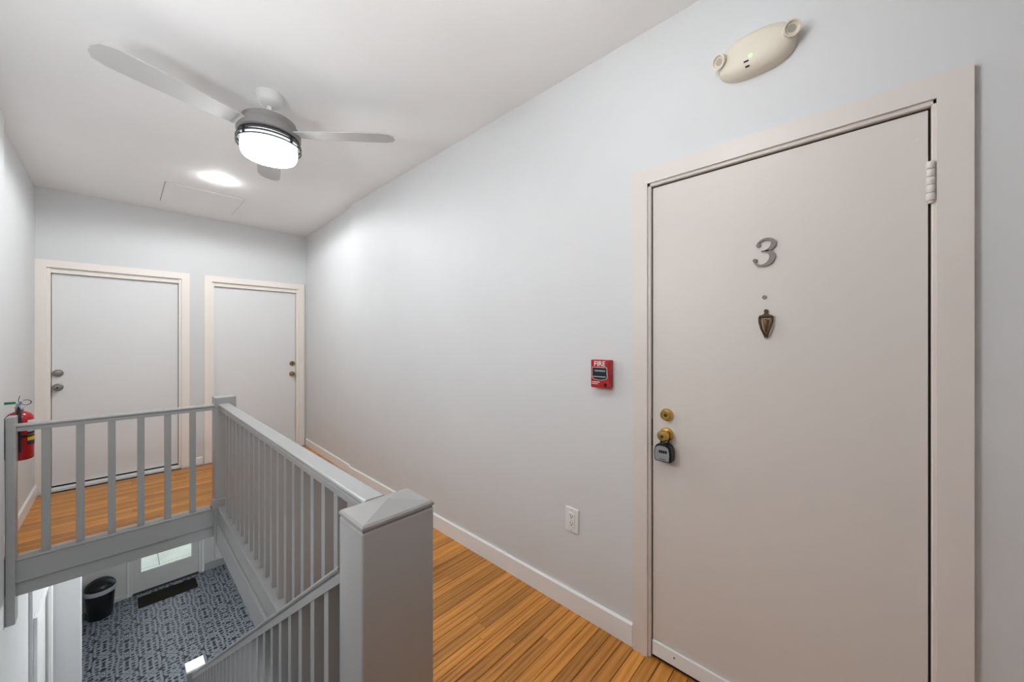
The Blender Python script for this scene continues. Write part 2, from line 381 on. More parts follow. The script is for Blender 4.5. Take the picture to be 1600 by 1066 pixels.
# baseboards
def baseboard(name, pts_from, pts_to, nrm, h=0.103, t=0.014, mat='trim'):
    n = Vector(nrm)
    prof = [Vector((0, 0, 0)), n * t, n * t + Vector((0, 0, h - 0.006)), n * (t - 0.005) + Vector((0, 0, h)), Vector((0, 0, h))]
    bm = bmesh.new(); extrude_profile(bm, prof, pts_from, pts_to); return struct(obj(name, bm, mat))
baseboard('baseboard_right', (XR, 0.745, 0), (XR, 1.785, 0), (-1, 0, 0))
baseboard('baseboard_right', (XR, 1.787, 0), (XR, YJ, 0), (-1, 0, 0))
baseboard('baseboard_right', (XR, YN, 0), (XR, -0.24, 0), (-1, 0, 0))
baseboard('baseboard_right', (XR + 0.035, YJ, 0), (XR2, YF - 0.02, 0), (-1, 0, 0), 0.088)
baseboard('baseboard_left', (XL2, 3.96, 0), (XL2, YF - 0.02, 0), (1, 0, 0), 0.10)
baseboard('baseboard_far', (0.513, YF, 0), (0.622, YF, 0), (0, -1, 0), 0.085)
baseboard('baseboard_near', (XL, YN, 0), (XR, YN, 0), (0, 1, 0))
baseboard('baseboard_entrance', (1.045, YG, ZG), (1.62, YG, ZG), (0, -1, 0), 0.13, 0.018, 'grey')
baseboard('baseboard_entrance', (-0.475, YG, ZG), (0.065, YG, ZG), (0, -1, 0), 0.06, 0.012, 'entry')

# floor-edge boards around the stairwell
def trimobj(name, lst, mat, label, bev=0.002): return struct(boxes(name, lst, mat, bev=bev), label)
trimobj('trim_1', [(XL2, XB - 0.01, YA, YA + 0.028, -0.137, 0.0), (XL2, XB - 0.01, YA + 0.016, YA + 0.04, -0.226, -0.137)], 'grey', 'grey edge board of the far landing')
trimobj('trim_2', [(XB, XB + 0.03, YS, YA + 0.02, -0.118, 0.0), (XB - 0.014, XB + 0.03, YS, YA + 0.02, -0.275, -0.118)], 'grey', 'grey edge board of the passage floor')
trimobj('trim_3', [(XL, 0.47, YS - 0.024, YS + 0.006, -0.19, 0.001)], 'grey', 'top riser of the stair')

# ------------------------------------------------------------------ entrance floor with tiles
efloor = struct(bx('floor', (-0.6, 1.74, YS, YG + 0.14, ZG - 0.15, ZG - 0.009), 'grout'), 'navy and grey patterned tile floor of the entrance hall')
TP = 0.2095
def tile_mesh(mat):
    def f(bm):
        box(bm, -TP / 2 + 0.0012, TP / 2 - 0.0012, -TP / 2 + 0.0012, TP / 2 - 0.0012, -0.009, 0, 0.001)
    return mesh_of(f, mat)
TM = [tile_mesh('tile_a'), tile_mesh('tile_b')]
for i in range(10):
    for j in range(20):
        t_ = inst('tile', TM[(i + j) % 2], (-0.475 + TP * (i + 0.5), YG - TP * (j + 0.5), ZG), efloor)
        t_.rotation_euler = (0, 0, R(90) * random.randrange(4))

# ------------------------------------------------------------------ doors
def casing_frame(parent, mat, plane, at, a0, a1, w_, ztop, zbot, t, inner, label=None):
    """three mitred boards around an opening a0..a1; plane 'X' (wall normal -X) or 'Y' (normal -Y); front face at at-t"""
    def poly(name, pts):
        bm = bmesh.new(); prism(bm, pts, at - t, at, 'YZ' if plane == 'X' else 'XZ')
        o = obj(name, bm, mat, parent)
        return o
    poly('casing', [(a0 - w_, zbot), (a0, zbot), (a0, ztop), (a0 - w_, ztop + w_)])
    poly('casing', [(a1, zbot), (a1 + w_, zbot), (a1 + w_, ztop + w_), (a1, ztop)])
    poly('casing', [(a0, ztop), (a1, ztop), (a1 + w_, ztop + w_), (a0 - w_, ztop + w_)])

# door 3 (right wall)
door3 = sthing('door_1', (XR, 0.25, 0), 'beige flush door with number 3')
casing_frame(door3, 'casing', 'X', XR, -0.163, 0.673, 0.067, 2.080, 0.0, 0.02, 0)
boxes('jamb', [(XR - 0.012, XR + 0.06, 0.660, 0.682, 0, 2.092), (XR - 0.012, XR + 0.06, -0.172, -0.154, 0, 2.092), (XR - 0.012, XR + 0.06, -0.172, 0.682, 2.066, 2.092)], 'casing', door3, 0.003)
boxes('gap_shade_lines', [(XR + 0.006, XR + 0.05, 0.6545, 0.6605, 0.0, 2.067), (XR + 0.006, XR + 0.05, -0.1545, -0.149, 0.0, 2.067), (XR + 0.006, XR + 0.05, -0.15, 0.656, 2.060, 2.067)], 'gapline', door3)  # dark strips standing in for the shaded gap round the slab
slab3 = bx('door_slab', (XR - 0.002, XR + 0.04, -0.1485, 0.6545, 0.03, 2.0595), 'door3', door3, 0.0015)
sw = bx('door_sweep', (XR - 0.012, XR - 0.002, -0.148, 0.654, 0.022, 0.086), 'trim', door3, 0.004, 2)
for yy in (0.56, 0.3, 0.05): rev('screw', [(0.0, -0.0015), (0.004, -0.0015), (0.004, 0)], (XR - 0.012, yy, 0.06), 'nickel', sw, 'X', 10)
bx('gap_shade_strip', (XR + 0.004, XR + 0.04, -0.148, 0.654, 0.002, 0.029), 'blackgap', door3)  # dark strip put in for the shade below the door
for zc in (1.848, 0.25):
    h = bmesh.new()
    for k in range(5):
        z0 = zc - 0.056 + k * 0.0226
        lathe(h, [(0.0085, z0 + 0.0006), (0.0095, z0 + 0.002), (0.0095, z0 + 0.0206), (0.0085, z0 + 0.022)], (XR - 0.014, -0.152, 0), 'Z', 14)
    hg = obj('hinge', h, 'casing', door3, smooth=35)
    rev('hinge_tip', [(0.0, zc - 0.064), (0.006, zc - 0.062), (0.007, zc - 0.056)], (XR - 0.014, -0.152, 0), 'casing', hg, 'Z', 12)
    bx('hinge_leaf', (XR - 0.0135, XR + 0.03, -0.158, -0.1545, zc - 0.056, zc + 0.057), 'gapline', hg)
def knob_set(parent, x, y, z, mat, axis, s=1.0):
    """round door knob pointing along -axis"""
    prof = [(0, 0.0), (0.031, 0), (0.032, -0.004), (0.029, -0.010), (0.014, -0.013), (0.011, -0.020), (0.013, -0.030), (0.023, -0.034), (0.0265, -0.043), (0.0262, -0.052), (0.021, -0.060), (0.010, -0.0615), (0, -0.0615)]
    k = rev('knob', [(r * s, h * s) for r, h in prof], (x, y, z), mat, parent, axis)
    rev('keyhole', [(0, -0.0645 * s), (0.006 * s, -0.0645 * s), (0.007 * s, -0.061 * s)], (x, y, z), 'darkmetal', k, axis, 16)
    return k
def deadbolt(parent, x, y, z, mat, axis, s=1.0):
    prof = [(0, 0), (0.031, 0), (0.0315, -0.004), (0.027, -0.018), (0.022, -0.022), (0.018, -0.022), (0.017, -0.020), (0.0, -0.020)]
    k = rev('deadbolt', [(r * s, h * s) for r, h in prof], (x, y, z), mat, parent, axis)
    rev('keyhole', [(0, -0.023 * s), (0.0075 * s, -0.023 * s), (0.0085 * s, -0.020 * s)], (x, y, z), 'darkmetal', k, axis, 16)
    return k
deadbolt(door3, XR - 0.002, 0.594, 1.074, 'brass', 'X', 0.86)
knob_set(door3, XR - 0.002, 0.594, 0.991, 'brass', 'X', 0.90)
# latch plate and chipped paint by the lock
bx('strike_plate', (XR + 0.0, XR + 0.004, 0.655, 0.6595, 0.93, 1.05), 'darkmetal', door3)
# number 3
def ribbon3():
    """stroke of the numeral as (u, v, half width), u to the right as seen, v up, height 1"""
    P = []
    def arc(cx, cy, rx, ry, a0, a1, n, w0, w1, wm=None):
        for i in range(n + 1):
            f = i / n; a = R(a0 + (a1 - a0) * f)
            wv = w0 + (w1 - w0) * f if wm is None else (w0 * (1 - f) + w1 * f) + (wm - (w0 + w1) / 2) * math.sin(math.pi * f)
            P.append((cx + rx * math.cos(a), cy + ry * math.sin(a), wv))
    arc(0.36, 0.76, 0.25, 0.215, 168, 60, 10, 0.030, 0.045)
    arc(0.36, 0.76, 0.25, 0.215, 56, -88, 12, 0.045, 0.022, 0.085)
    u1 = list(P); P.clear()
    P.append((0.26, 0.545, 0.022)); P.append((0.36, 0.545, 0.024))
    arc(0.35, 0.275, 0.28, 0.262, 84, -90, 14, 0.03, 0.035, 0.095)
    arc(0.35, 0.275, 0.28, 0.262, -94, -172, 9, 0.035, 0.028)
    return u1, list(P)
def number3(parent, yc, zc, hgt):
    bm = bmesh.new()
    for st in ribbon3():
        n = len(st); Ls = []; Rs = []
        for i, (u, v, wv) in enumerate(st):
            a = st[max(i - 1, 0)]; b = st[min(i + 1, n - 1)]
            d = Vector((b[0] - a[0], b[1] - a[1])).normalized(); nx, nz = -d.y, d.x
            Ls.append((u + nx * wv, v + nz * wv)); Rs.append((u - nx * wv, v - nz * wv))
        def P3(p, x): return bm.verts.new((x, yc - (p[0] - 0.35 + (p[1] - 0.5) * 0.12) * hgt, zc + (p[1] - 0.5) * hgt))
        lf = [P3(p, XR - 0.009) for p in Ls]; rf = [P3(p, XR - 0.009) for p in Rs]; lb = [P3(p, XR - 0.002) for p in Ls]; rb = [P3(p, XR - 0.002) for p in Rs]
        for i in range(n - 1):
            bm.faces.new((lf[i], lf[i + 1], rf[i + 1], rf[i])); bm.faces.new((lf[i], lb[i], lb[i + 1], lf[i + 1])); bm.faces.new((rf[i], rf[i + 1], rb[i + 1], rb[i]))
        bm.faces.new((lf[0], rf[0], rb[0], lb[0])); bm.faces.new((lf[-1], lb[-1], rb[-1], rf[-1]))
    for (u, v) in ((0.14, 0.775), (0.10, 0.225)):
        cy = yc - (u - 0.35 + (v - 0.5) * 0.12) * hgt; cz = zc + (v - 0.5) * hgt
        lathe(bm, [(0, -0.009), (0.07 * hgt, -0.009), (0.075 * hgt, -0.002)], (XR, cy, cz), 'X', 18)
    o = obj('number', bm, 'pewter', parent); o['label'] = 'pewter numeral 3'
    return o
number3(door3, 0.247, 1.712, 0.098)
rev('peephole', [(0, -0.004), (0.006, -0.005), (0.0075, -0.002), (0.0075, 0)], (XR - 0.002, 0.246, 1.549), 'pewter', door3, 'X', 20)
# knocker: urn shaped
def knocker(parent, yc, zc):
    bm = bmesh.new()
    # back plate outline (half widths by height), urn tapering to a point
    prof = [(0.004, -0.052), (0.006, -0.046), (0.0075, -0.034), (0.014, -0.012), (0.018, 0.008), (0.0195, 0.022), (0.0205, 0.026), (0.014, 0.030), (0.006, 0.034), (0.005, 0.040), (0.0065, 0.044), (0.005, 0.049), (0.002, 0.051)]
    L_ = [(yc + a, zc + b) for a, b in prof]; R_ = [(yc - a, zc + b) for a, b in reversed(prof)]
    prism(bm, [(yc + a, zc + b) for a, b in prof[5:]] + [(yc - a, zc + b) for a, b in reversed(prof[5:])], XR - 0.008, XR - 0.002)
    prism(bm, [(yc + a, zc + b) for a, b in prof[:3]] + [(yc - a, zc + b) for a, b in reversed(prof[:3])], XR - 0.012, XR - 0.002)
    k = obj('knocker', bm, 'bronze', parent); k['label'] = 'bronze urn shaped knocker'
    bm = bmesh.new()
    for s in (-1, 1):
        tube(bm, [(XR - 0.010, yc + s * 0.019, zc + 0.023), (XR - 0.014, yc + s * 0.0185, zc + 0.005), (XR - 0.016, yc + s * 0.012, zc - 0.02), (XR - 0.015, yc + s * 0.003, zc - 0.042)], [0.0042, 0.004, 0.0038, 0.0036], 8)
    tube(bm, [(XR - 0.012, yc - 0.0195, zc + 0.025), (XR - 0.012, yc + 0.0195, zc + 0.025)], 0.0045, 8)
    obj('knocker_ring', bm, 'bronze', k, smooth=50)
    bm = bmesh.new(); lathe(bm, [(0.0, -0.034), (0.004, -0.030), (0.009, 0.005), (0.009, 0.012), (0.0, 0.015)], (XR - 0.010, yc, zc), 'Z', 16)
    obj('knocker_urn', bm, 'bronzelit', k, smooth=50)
knocker(door3, 0.241, 1.454)
# small paint scars on the slab
for (yy, zz) in ((0.239, 1.893), (-0.128, 1.978)): rev('filled_hole', [(0, -0.0008), (0.004, -0.0006), (0.006, 0)], (XR - 0.002, yy, zz), 'casing', door3, 'X', 12)

# far doors
def far_door(a0, a1, s0, s1, label, name):
    d = sthing(name, ((a0 + a1) / 2, YF, 0), label)
    casing_frame(d, 'farcasing', 'Y', YF, a0, a1, 0.066, FZ, 0.0, 0.018, 0)
    boxes('jamb', [(a0, a0 + 0.022, YF, YF + 0.1, 0, FZ), (a1 - 0.022, a1, YF, YF + 0.1, 0, FZ), (a0, a1, YF + 0.012, YF + 0.1, FZ - 0.046, FZ)], 'farcasing', d)
    bx('door_slab', (a0 + 0.025, a1 - 0.025, YF + 0.045, YF + 0.085, 0.046, FZ - 0.049), 'doorw', d, 0.002)
    bx('threshold', (a0 + 0.022, a1 - 0.022, YF - 0.005, YF + 0.1, 0.0, 0.030), 'trim', d, 0.003)
    bx('door_gap_shade', (a0 + 0.024, a1 - 0.024, YF + 0.06, YF + 0.08, 0.030, 0.046), 'blackgap', d)  # black filler where the gap below the slab lies in shade
    return d
door_a = far_door(F1a, F1b, 0, 0, 'white flush door with nickel lock beside the fire extinguisher', 'door_2')
rev('deadbolt', [(0, 0), (0.034, 0), (0.034, -0.006), (0.027, -0.020), (0.016, -0.022), (0, -0.022)], (-0.404, YF + 0.045, 1.084), 'nickel', door_a, 'Y')
knob_set(door_a, -0.404, YF + 0.045, 0.955, 'nickel', 'Y', 1.05)
door_b = far_door(F2a, F2b, 0, 0, 'white flush door with brass locks in the far right corner', 'door_3')
deadbolt(door_b, 1.530, YF + 0.045, 1.085, 'oldbrass', 'Y', 1.0)
knob_set(door_b, 1.528, YF + 0.045, 0.950, 'oldbrass', 'Y', 1.0)

# entrance door with glass
ed = sthing('door_4', (0.543, YG, ZG), 'grey front door with a tall glass light')
boxes('door_frame', [(0.066, 0.123, YG - 0.015, YG + 0.02, ZG, ZG + 2.12), (0.118, 0.127, YG, YG + 0.1, ZG, ZG + 2.06), (0.959, 0.968, YG, YG + 0.1, ZG, ZG + 2.06), (0.066, 1.03, YG - 0.015, YG + 0.02, ZG + 2.05, ZG + 2.12)], 'entry', ed, 0.002)
boxes('door_trim', [(0.968, 0.990, YG - 0.02, YG + 0.01, ZG, ZG + 2.1), (1.000, 1.034, YG - 0.028, YG + 0.01, ZG, ZG + 2.1), (0.060, 0.075, YG - 0.022, YG + 0.01, ZG, ZG + 2.1)], 'trim', ed, 0.004)
boxes('door_slab', [(0.127, 0.218, YG + 0.03, YG + 0.075, ZG + 0.012, ZG + 2.05), (0.870, 0.959, YG + 0.03, YG + 0.075, ZG + 0.012, ZG + 2.05),
                    (0.218, 0.870, YG + 0.03, YG + 0.075, ZG + 0.012, ZG + 0.335), (0.218, 0.870, YG + 0.03, YG + 0.075, ZG + 1.90, ZG + 2.05)], 'entry', ed)
boxes('glazing_bead', [(0.212, 0.226, YG + 0.022, YG + 0.032, ZG + 0.325, ZG + 1.91), (0.862, 0.876, YG + 0.022, YG + 0.032, ZG + 0.325, ZG + 1.91),
                       (0.212, 0.876, YG + 0.022, YG + 0.032, ZG + 0.325, ZG + 0.339), (0.212, 0.876, YG + 0.022, YG + 0.032, ZG + 1.896, ZG + 1.91)], 'trim', ed)
bx('pane', (0.218, 0.870, YG + 0.050, YG + 0.056, ZG + 0.335, ZG + 1.90), 'glass', ed)
bx('threshold', (0.118, 0.968, YG - 0.02, YG + 0.12, ZG, ZG + 0.014), 'darkmetal', ed, 0.003)
# outdoors: paved forecourt
pav = struct(bx('ground', (-6, 7, YG + T + 0.01, YG + 9, ZG - 0.25, ZG - 0.13), 'soil'), 'pale paved forecourt outside the glass door')
def paver_f(bm): box(bm, -0.447, 0.447, -0.447, 0.447, -0.05, 0, 0.006)
PV = mesh_of(paver_f, 'paver')
for i in range(-3, 5):
    for j in range(6):
        inst('paver', PV, (0.05 + i * 0.9, YG + 0.62 + j * 0.9, ZG - 0.08 + random.uniform(-0.003, 0.003)), pav)

# side door in the entrance hall
sd = sthing('door_5', (-0.475, 5.18, ZG), 'white side door at the foot of the stair')
boxes('casing', [(-0.475, -0.453, 4.70, 4.79, ZG, ZG + 2.0), (-0.475, -0.453, 5.57, 5.66, ZG, ZG + 2.0), (-0.475, -0.453, 4.70, 5.66, ZG + 2.0, ZG + 2.06)], 'trim', sd, 0.002)
bx('door_slab', (-0.53, -0.492, 4.785, 5.575, ZG + 0.01, ZG + 1.995), 'trim', sd)

# ------------------------------------------------------------------ staircase
st = thing('staircase', 'grey staircase going down from the landing to the tiled entrance', 'stairs', (0, YS, ZG))
RUN = 0.2655; RISE = 2.85 / 15
trd = mesh_of(lambda b: box(b, XL + 0.002, 0.455, -0.02, RUN + 0.004, -0.03, 0, 0.004), 'grey')
rsr = mesh_of(lambda b: box(b, XL + 0.002, 0.455, 0, 0.016, -RISE, -0.03), 'trim')
for k in range(1, 15):
    yy = YS + 0.008 + (k - 1) * RUN; zz = -RISE * k
    inst('tread', trd, (0, yy, zz), st); inst('riser', rsr, (0, yy + RUN - 0.018, zz), st)
def zn(y): return -SL * (y - YS)
bm = bmesh.new(); y0, y1 = 1.195, 4.727
prism(bm, [(y0, zn(y0) + 0.06), (y1, zn(y1) + 0.06), (y1, ZG), (y1 - 0.25, ZG), (y0, zn(y0) - 0.30)], 0.462, 0.528, 'YZ')
obj('stringer', bm, 'grey', st)

# ------------------------------------------------------------------ newel posts
def capped_newel(root, x0, x1, y0, y1, z0, ze, zt, mat='grey', capmat='greycap'):
    bm = bmesh.new(); box(bm, x0, x1, y0, y1, z0, ze - 0.012, 0.006, 2); obj('post', bm, mat, root, smooth=50)
    bm = bmesh.new()
    box(bm, x0 + 0.004, x1 - 0.004, y0 + 0.004, y1 - 0.004, ze - 0.014, ze - 0.006)
    # hipped cap with a rounded lower edge
    d = (y1 - y0) / 2; xm0, xm1 = x0 + d * 1.05, x1 - d * 1.05; ym = (y0 + y1) / 2
    if True: xm0 = xm1 = (x0 + x1) / 2
    ring = lambda ins, z: [bm.verts.new(p) for p in ((x0 + ins, y0 + ins, z), (x1 - ins, y0 + ins, z), (x1 - ins, y1 - ins, z), (x0 + ins, y1 - ins, z))]
    rs = [ring(0.004, ze - 0.008), ring(-0.001, ze - 0.004), ring(0.0, ze + 0.003), ring(0.006, ze + 0.009)]
    for a, b in zip(rs, rs[1:]):
        for i in range(4): bm.faces.new((a[i], a[(i + 1) % 4], b[(i + 1) % 4], b[i]))
    bm.faces.new(rs[0][::-1]); t = rs[-1]
    if xm1 - xm0 > 1e-4:
        p, q = bm.verts.new((xm0, ym, zt)), bm.verts.new((xm1, ym, zt))
        bm.faces.new((t[0], t[1], q, p)); bm.faces.new((t[2], t[3], p, q)); bm.faces.new((t[1], t[2], q)); bm.faces.new((t[3], t[0], p))
    else:
        p = bm.verts.new((xm0, ym, zt))
        for i in range(4): bm.faces.new((t[i], t[(i + 1) % 4], p))
    return obj('cap', bm, capmat, root)
nw = thing('newel_post', 'large grey newel post with hipped cap in the foreground', 'newel post', (0.592, 1.11, 0))
capped_newel(nw, 0.470, 0.714, 1.030, 1.192, 0.0, 0.850, 0.880)
# corner newel
cn = thing('newel_post', 'square grey corner newel post where the two landing railings meet', 'newel post', (0.60, 3.93, 0))
bx('post', (0.527, 0.672, 3.862, 4.00, 0.0, 0.915), 'grey', cn, 0.004)
boxes('collar', [(0.507, 0.60, 3.842, 3.90, -0.012, 0.078)], 'grey', cn, 0.003)
bx('drop', (0.519, 0.60, 3.80, 3.848, -0.39, -0.012), 'grey', cn, 0.003)
# half newel on the wall
hn = thing('newel_post', 'slim grey half newel post fixed to the wall beneath the fire extinguisher', 'newel post', (-0.475, 3.88, -0.39))
bm = bmesh.new(); box(bm, XL + 0.001, -0.456, 3.83, 3.93, -0.385, 0.912, 0.004); obj('post', bm, 'grey', hn)
# lower newel
ln = thing('newel_post', 'grey newel post with cap whitened for light at the foot of the stair', 'newel post', (0.50, 4.80, ZG))
bx('post', (0.432, 0.568, 4.729, 4.873, ZG, -1.85), 'grey', ln, 0.004)
c = bx('cap', (0.429, 0.571, 4.726, 4.876, -1.85, -1.827), 'trim', ln, 0.004); c['label'] = 'flat cap coloured white for the light on it'  # white stands in for light falling on the cap

# ------------------------------------------------------------------ railings
def rail_profile(wd, ht, side):
    """moulded handrail section; side vector horizontal; z from 0 (top) down"""
    s = Vector(side); h = wd / 2
    pts = [(-h + 0.008, 0), (h - 0.008, 0), (h - 0.002, -0.003), (h, -0.009), (h - 0.002, -0.016), (h - 0.010, -0.022), (h - 0.006, -0.027), (h - 0.006, -ht),
           (-h + 0.006, -ht), (-h + 0.006, -0.027), (-h + 0.010, -0.022), (-h + 0.002, -0.016), (-h, -0.009), (-h + 0.002, -0.003)]
    return [s * a + Vector((0, 0, b)) for a, b in pts]
BW = 0.038
# far landing railing
ra = thing('landing_railing', 'grey railing of six square balusters guarding the far landing', 'railing', (0.03, 3.90, 0))
bm = bmesh.new(); extrude_profile(bm, rail_profile(0.062, 0.045, (0, 1, 0)), (-0.456, 3.90, 0.858), (0.527, 3.90, 0.858)); obj('handrail', bm, 'grey', ra)
bx('shoe_rail', (-0.456, 0.505, YA - 0.004, YA + 0.10, 0.0005, 0.012), 'grey', ra, 0.003)
bal = mesh_of(lambda b: box(b, -BW / 2, BW / 2, -BW / 2, BW / 2, 0.010, 0.818, 0.0015), 'grey')
for k in range(6): inst('baluster', bal, (-0.341 + 0.1465 * k, 3.90, 0), ra)
# passage railing
rb = thing('passage_railing', 'long grey railing of square balusters between stairwell and passage', 'railing', (0.588, 2.5, 0))
bm = bmesh.new(); extrude_profile(bm, rail_profile(0.076, 0.050, (1, 0, 0)), (0.588, 1.1925, 0.860), (0.588, 3.8615, 0.860)); obj('handrail', bm, 'grey', rb)
bx('shoe_rail', (XB - 0.004, XB + 0.10, 1.1925, 3.8415, 0.0005, 0.014), 'grey', rb, 0.003)
bal2 = mesh_of(lambda b: box(b, -BW / 2, BW / 2, -BW / 2, BW / 2, 0.012, 0.815, 0.0015), 'grey')
for k in range(-2, 18): inst('baluster', bal2, (0.590, 1.482 + 0.1292 * k, 0), rb)
# stair railing
def zr(y): return 0.70 - SL * (y - 1.17)
rs = thing('stair_railing', 'sloping grey railing running down beside the stair', 'railing', (0.495, 2.9, zn(2.9)))
bm = bmesh.new(); extrude_profile(bm, rail_profile(0.060, 0.058, (1, 0, 0)), (0.496, 1.1925, zr(1.1925)), (0.496, 4.7285, zr(4.7285))); obj('handrail', bm, 'grey', rs)
def slant(b):
    h = BW / 2; zt = zr(0) - 0.055; zb = zn(0) + 0.058
    vs = []
    for (xx, yy) in ((-h, -h), (h, -h), (h, h), (-h, h)):
        vs.append((b.verts.new((xx, yy, zb - zb - SL * yy)), b.verts.new((xx, yy, zt - zb - SL * yy))))
    for i in range(4): a, c_ = vs[i], vs[(i + 1) % 4]; b.faces.new((a[0], c_[0], c_[1], a[1]))
    b.faces.new([v[0] for v in vs][::-1]); b.faces.new([v[1] for v in vs])
bal3 = mesh_of(slant, 'grey')
k = 0; yy = 1.317
while yy < 4.70:
    inst('baluster', bal3, (0.496, yy, zn(yy) + 0.058), rs); yy += RUN / 2

# ------------------------------------------------------------------ ceiling things
FX, FY = 0.568, 2.40
fan = thing('ceiling_fan', 'ceiling fan with white blades and a lit round lamp below', 'ceiling fan', (FX, FY, 2.41))
rev('canopy', [(0.064, 0.0), (0.066, -0.012), (0.064, -0.040), (0.056, -0.052), (0.040, -0.060), (0.026, -0.066), (0.0, -0.067)], (FX, FY, ZC), 'fanwhite', fan)
rev('downrod', [(0.013, 2.64), (0.013, 2.705)], (FX, FY, 0), 'fanwhite', fan, n=16)
rev('rod_collar', [(0.016, 2.668), (0.024, 2.655), (0.044, 2.638), (0.05, 2.628)], (FX, FY, 0), 'fanwhite', fan)
rev('motor_housing', [(0.05, 2.630), (0.118, 2.622), (0.130, 2.612), (0.133, 2.585), (0.150, 2.575), (0.154, 2.562), (0.154, 2.532), (0.146, 2.526), (0.0, 2.526)], (FX, FY, 0), 'fanbody', fan)
rev('lamp_base', [(0.14, 2.527), (0.148, 2.522), (0.148, 2.514), (0.135, 2.512), (0, 2.512)], (FX, FY, 0), 'darkmetal', fan)
rev('lamp_collar', [(0.134, 2.512), (0.137, 2.490), (0.137, 2.462)], (FX, FY, 0), 'collar', fan)
lens = rev('lamp_glass', [(0.136, 2.462), (0.136, 2.45), (0.134, 2.43), (0.126, 2.415), (0.09, 2.407), (0.0, 2.404)], (FX, FY, 0), 'lens', fan)
for z in (2.494, 2.473):
    bm = bmesh.new()
    n = 48
    prev = None
    lathe(bm, [(0.150, z - 0.0035), (0.156, z - 0.0035), (0.156, z + 0.0035), (0.150, z + 0.0035), (0.150, z - 0.0035)], (FX, FY, 0), 'Z', n, cap=False)
    obj('lamp_ring', bm, 'darkmetal', fan, smooth=30)
bar = bmesh.new()
for k in range(4):
    a = R(28 + 90 * k)
    bb = bmesh.new(); box(bb, -0.004, 0.004, -0.005, 0.005, 2.470, 2.516)
    bmesh.ops.transform(bb, verts=bb.verts[:], matrix=Matrix.Translation((FX, FY, 0)) @ Matrix.Rotation(a, 4, 'Z') @ Matrix.Translation((0.152, 0, 0)))
    obj('lamp_bar', bb, 'darkmetal', fan)
bar.free()
def blade(b):
    n = 10; top = []; bot = []
    out = [(0.11, 0.030), (0.16, 0.045), (0.30, 0.058), (0.50, 0.066), (0.62, 0.066), (0.665, 0.052), (0.685, 0.020)]
    pts = [(r, wd) for r, wd in out] + [(r, -wd) for r, wd in reversed(out)]
    V = lambda p, z: b.verts.new((p[0], p[1], z + p[1] * 0.16))
    A = [V(p, 0.003) for p in pts]; B = [V(p, -0.003) for p in pts]
    m_ = len(pts)
    for i in range(m_): b.faces.new((A[i], A[(i + 1) % m_], B[(i + 1) % m_], B[i]))
    b.faces.new(A); b.faces.new(B[::-1])
blm = mesh_of(blade, 'blade')
for k in range(3):
    o = inst('blade', blm, (FX, FY, 2.548), fan); o.rotation_euler = (0, 0, R(77 + 120 * k))

dl = thing('downlight', 'small round recessed downlight in the ceiling behind the fan', 'downlight', (0.574, 3.975, ZC - 0.004))
rev('rim', [(0.050, 0.0), (0.066, 0.0), (0.068, -0.003), (0.062, -0.005), (0.052, -0.003)], (0.574, 3.975, ZC), 'trim', dl)
rev('lens', [(0.0, -0.017), (0.047, -0.0165), (0.053, -0.012), (0.053, -0.001)], (0.574, 3.975, ZC), 'dlens', dl)
ld = bpy.data.lights.new('downlight_lamp', 'SPOT'); ld.energy = SPOT_W; ld.spot_size = R(178); ld.spot_blend = 0.25; ld.shadow_soft_size = 0.05; ld.color = LAMP_COL
lo = bpy.data.objects.new('downlight_lamp', ld); C.objects.link(lo); lo.parent = dl; lo.location = (0, 0, -0.075)

# added lamps, out of view, that brighten stairwell, near landing and entrance hall
def fill_globe(label, x, y, ztop, zc, r, mat):
    g = thing('fill_lamp', label, 'lamp', (x, y, zc - r))
    rev('canopy', [(0.055, 0.0), (0.058, -0.006), (0.050, -0.018), (0.012, -0.022), (0.0, -0.022)], (x, y, ztop), 'fanwhite', g)
    if zc + r < ztop - 0.03: rev('rod', [(0.008, zc + r - 0.01), (0.008, ztop - 0.02)], (x, y, 0), 'fanwhite', g, n=12)
    rev('globe', [(r * math.sin(math.pi * i / 16), -r * math.cos(math.pi * i / 16)) for i in range(17)], (x, y, zc), mat, g)
sc = thing('fill_sconce', 'added unseen sconce on the left wall brightening the stairwell', 'lamp', (XL, 1.35, 1.80))
rev('back_plate', [(0.0, 0.016), (0.045, 0.014), (0.055, 0.006), (0.055, 0.0)], (XL, 1.35, 1.80), 'fanwhite', sc, 'X')
bm = bmesh.new(); tube(bm, [(XL + 0.01, 1.35, 1.80), (XL + 0.06, 1.35, 1.80), (XL + 0.10, 1.35, 1.805), (XL + 0.11, 1.35, 1.83)], 0.009, 10); obj('arm', bm, 'fanwhite', sc, smooth=50)
rev('globe', [(0.09 * math.sin(math.pi * i / 16), -0.09 * math.cos(math.pi * i / 16)) for i in range(17)], (XL + 0.11, 1.35, 1.915), 'globe', sc)
fill_globe('added unseen pendant brightening the near landing', 0.55, 0.50, ZC, 2.52, 0.12, 'nearglobe')
fill_globe('added unseen globe brightening the entrance hall', 0.95, 5.25, -0.20, -0.36, 0.10, 'hallglobe')

hatch = thing('ceiling_hatch', 'flat white access panel in the ceiling near the far doors', 'hatch', (0.54, 4.70, ZC - 0.004))
bx('panel', (0.262, 0.826, 4.366, 5.00, ZC - 0.004, ZC - 0.0005), 'ceil', hatch, 0.001)
boxes('panel_gap', [(0.258, 0.262, 4.362, 5.004, ZC - 0.002, ZC - 0.0005), (0.826, 0.829, 4.362, 5.004, ZC - 0.0012, ZC - 0.0005), (0.258, 0.829, 4.362, 4.366, ZC - 0.0015, ZC - 0.0005)], 'pewter', hatch)

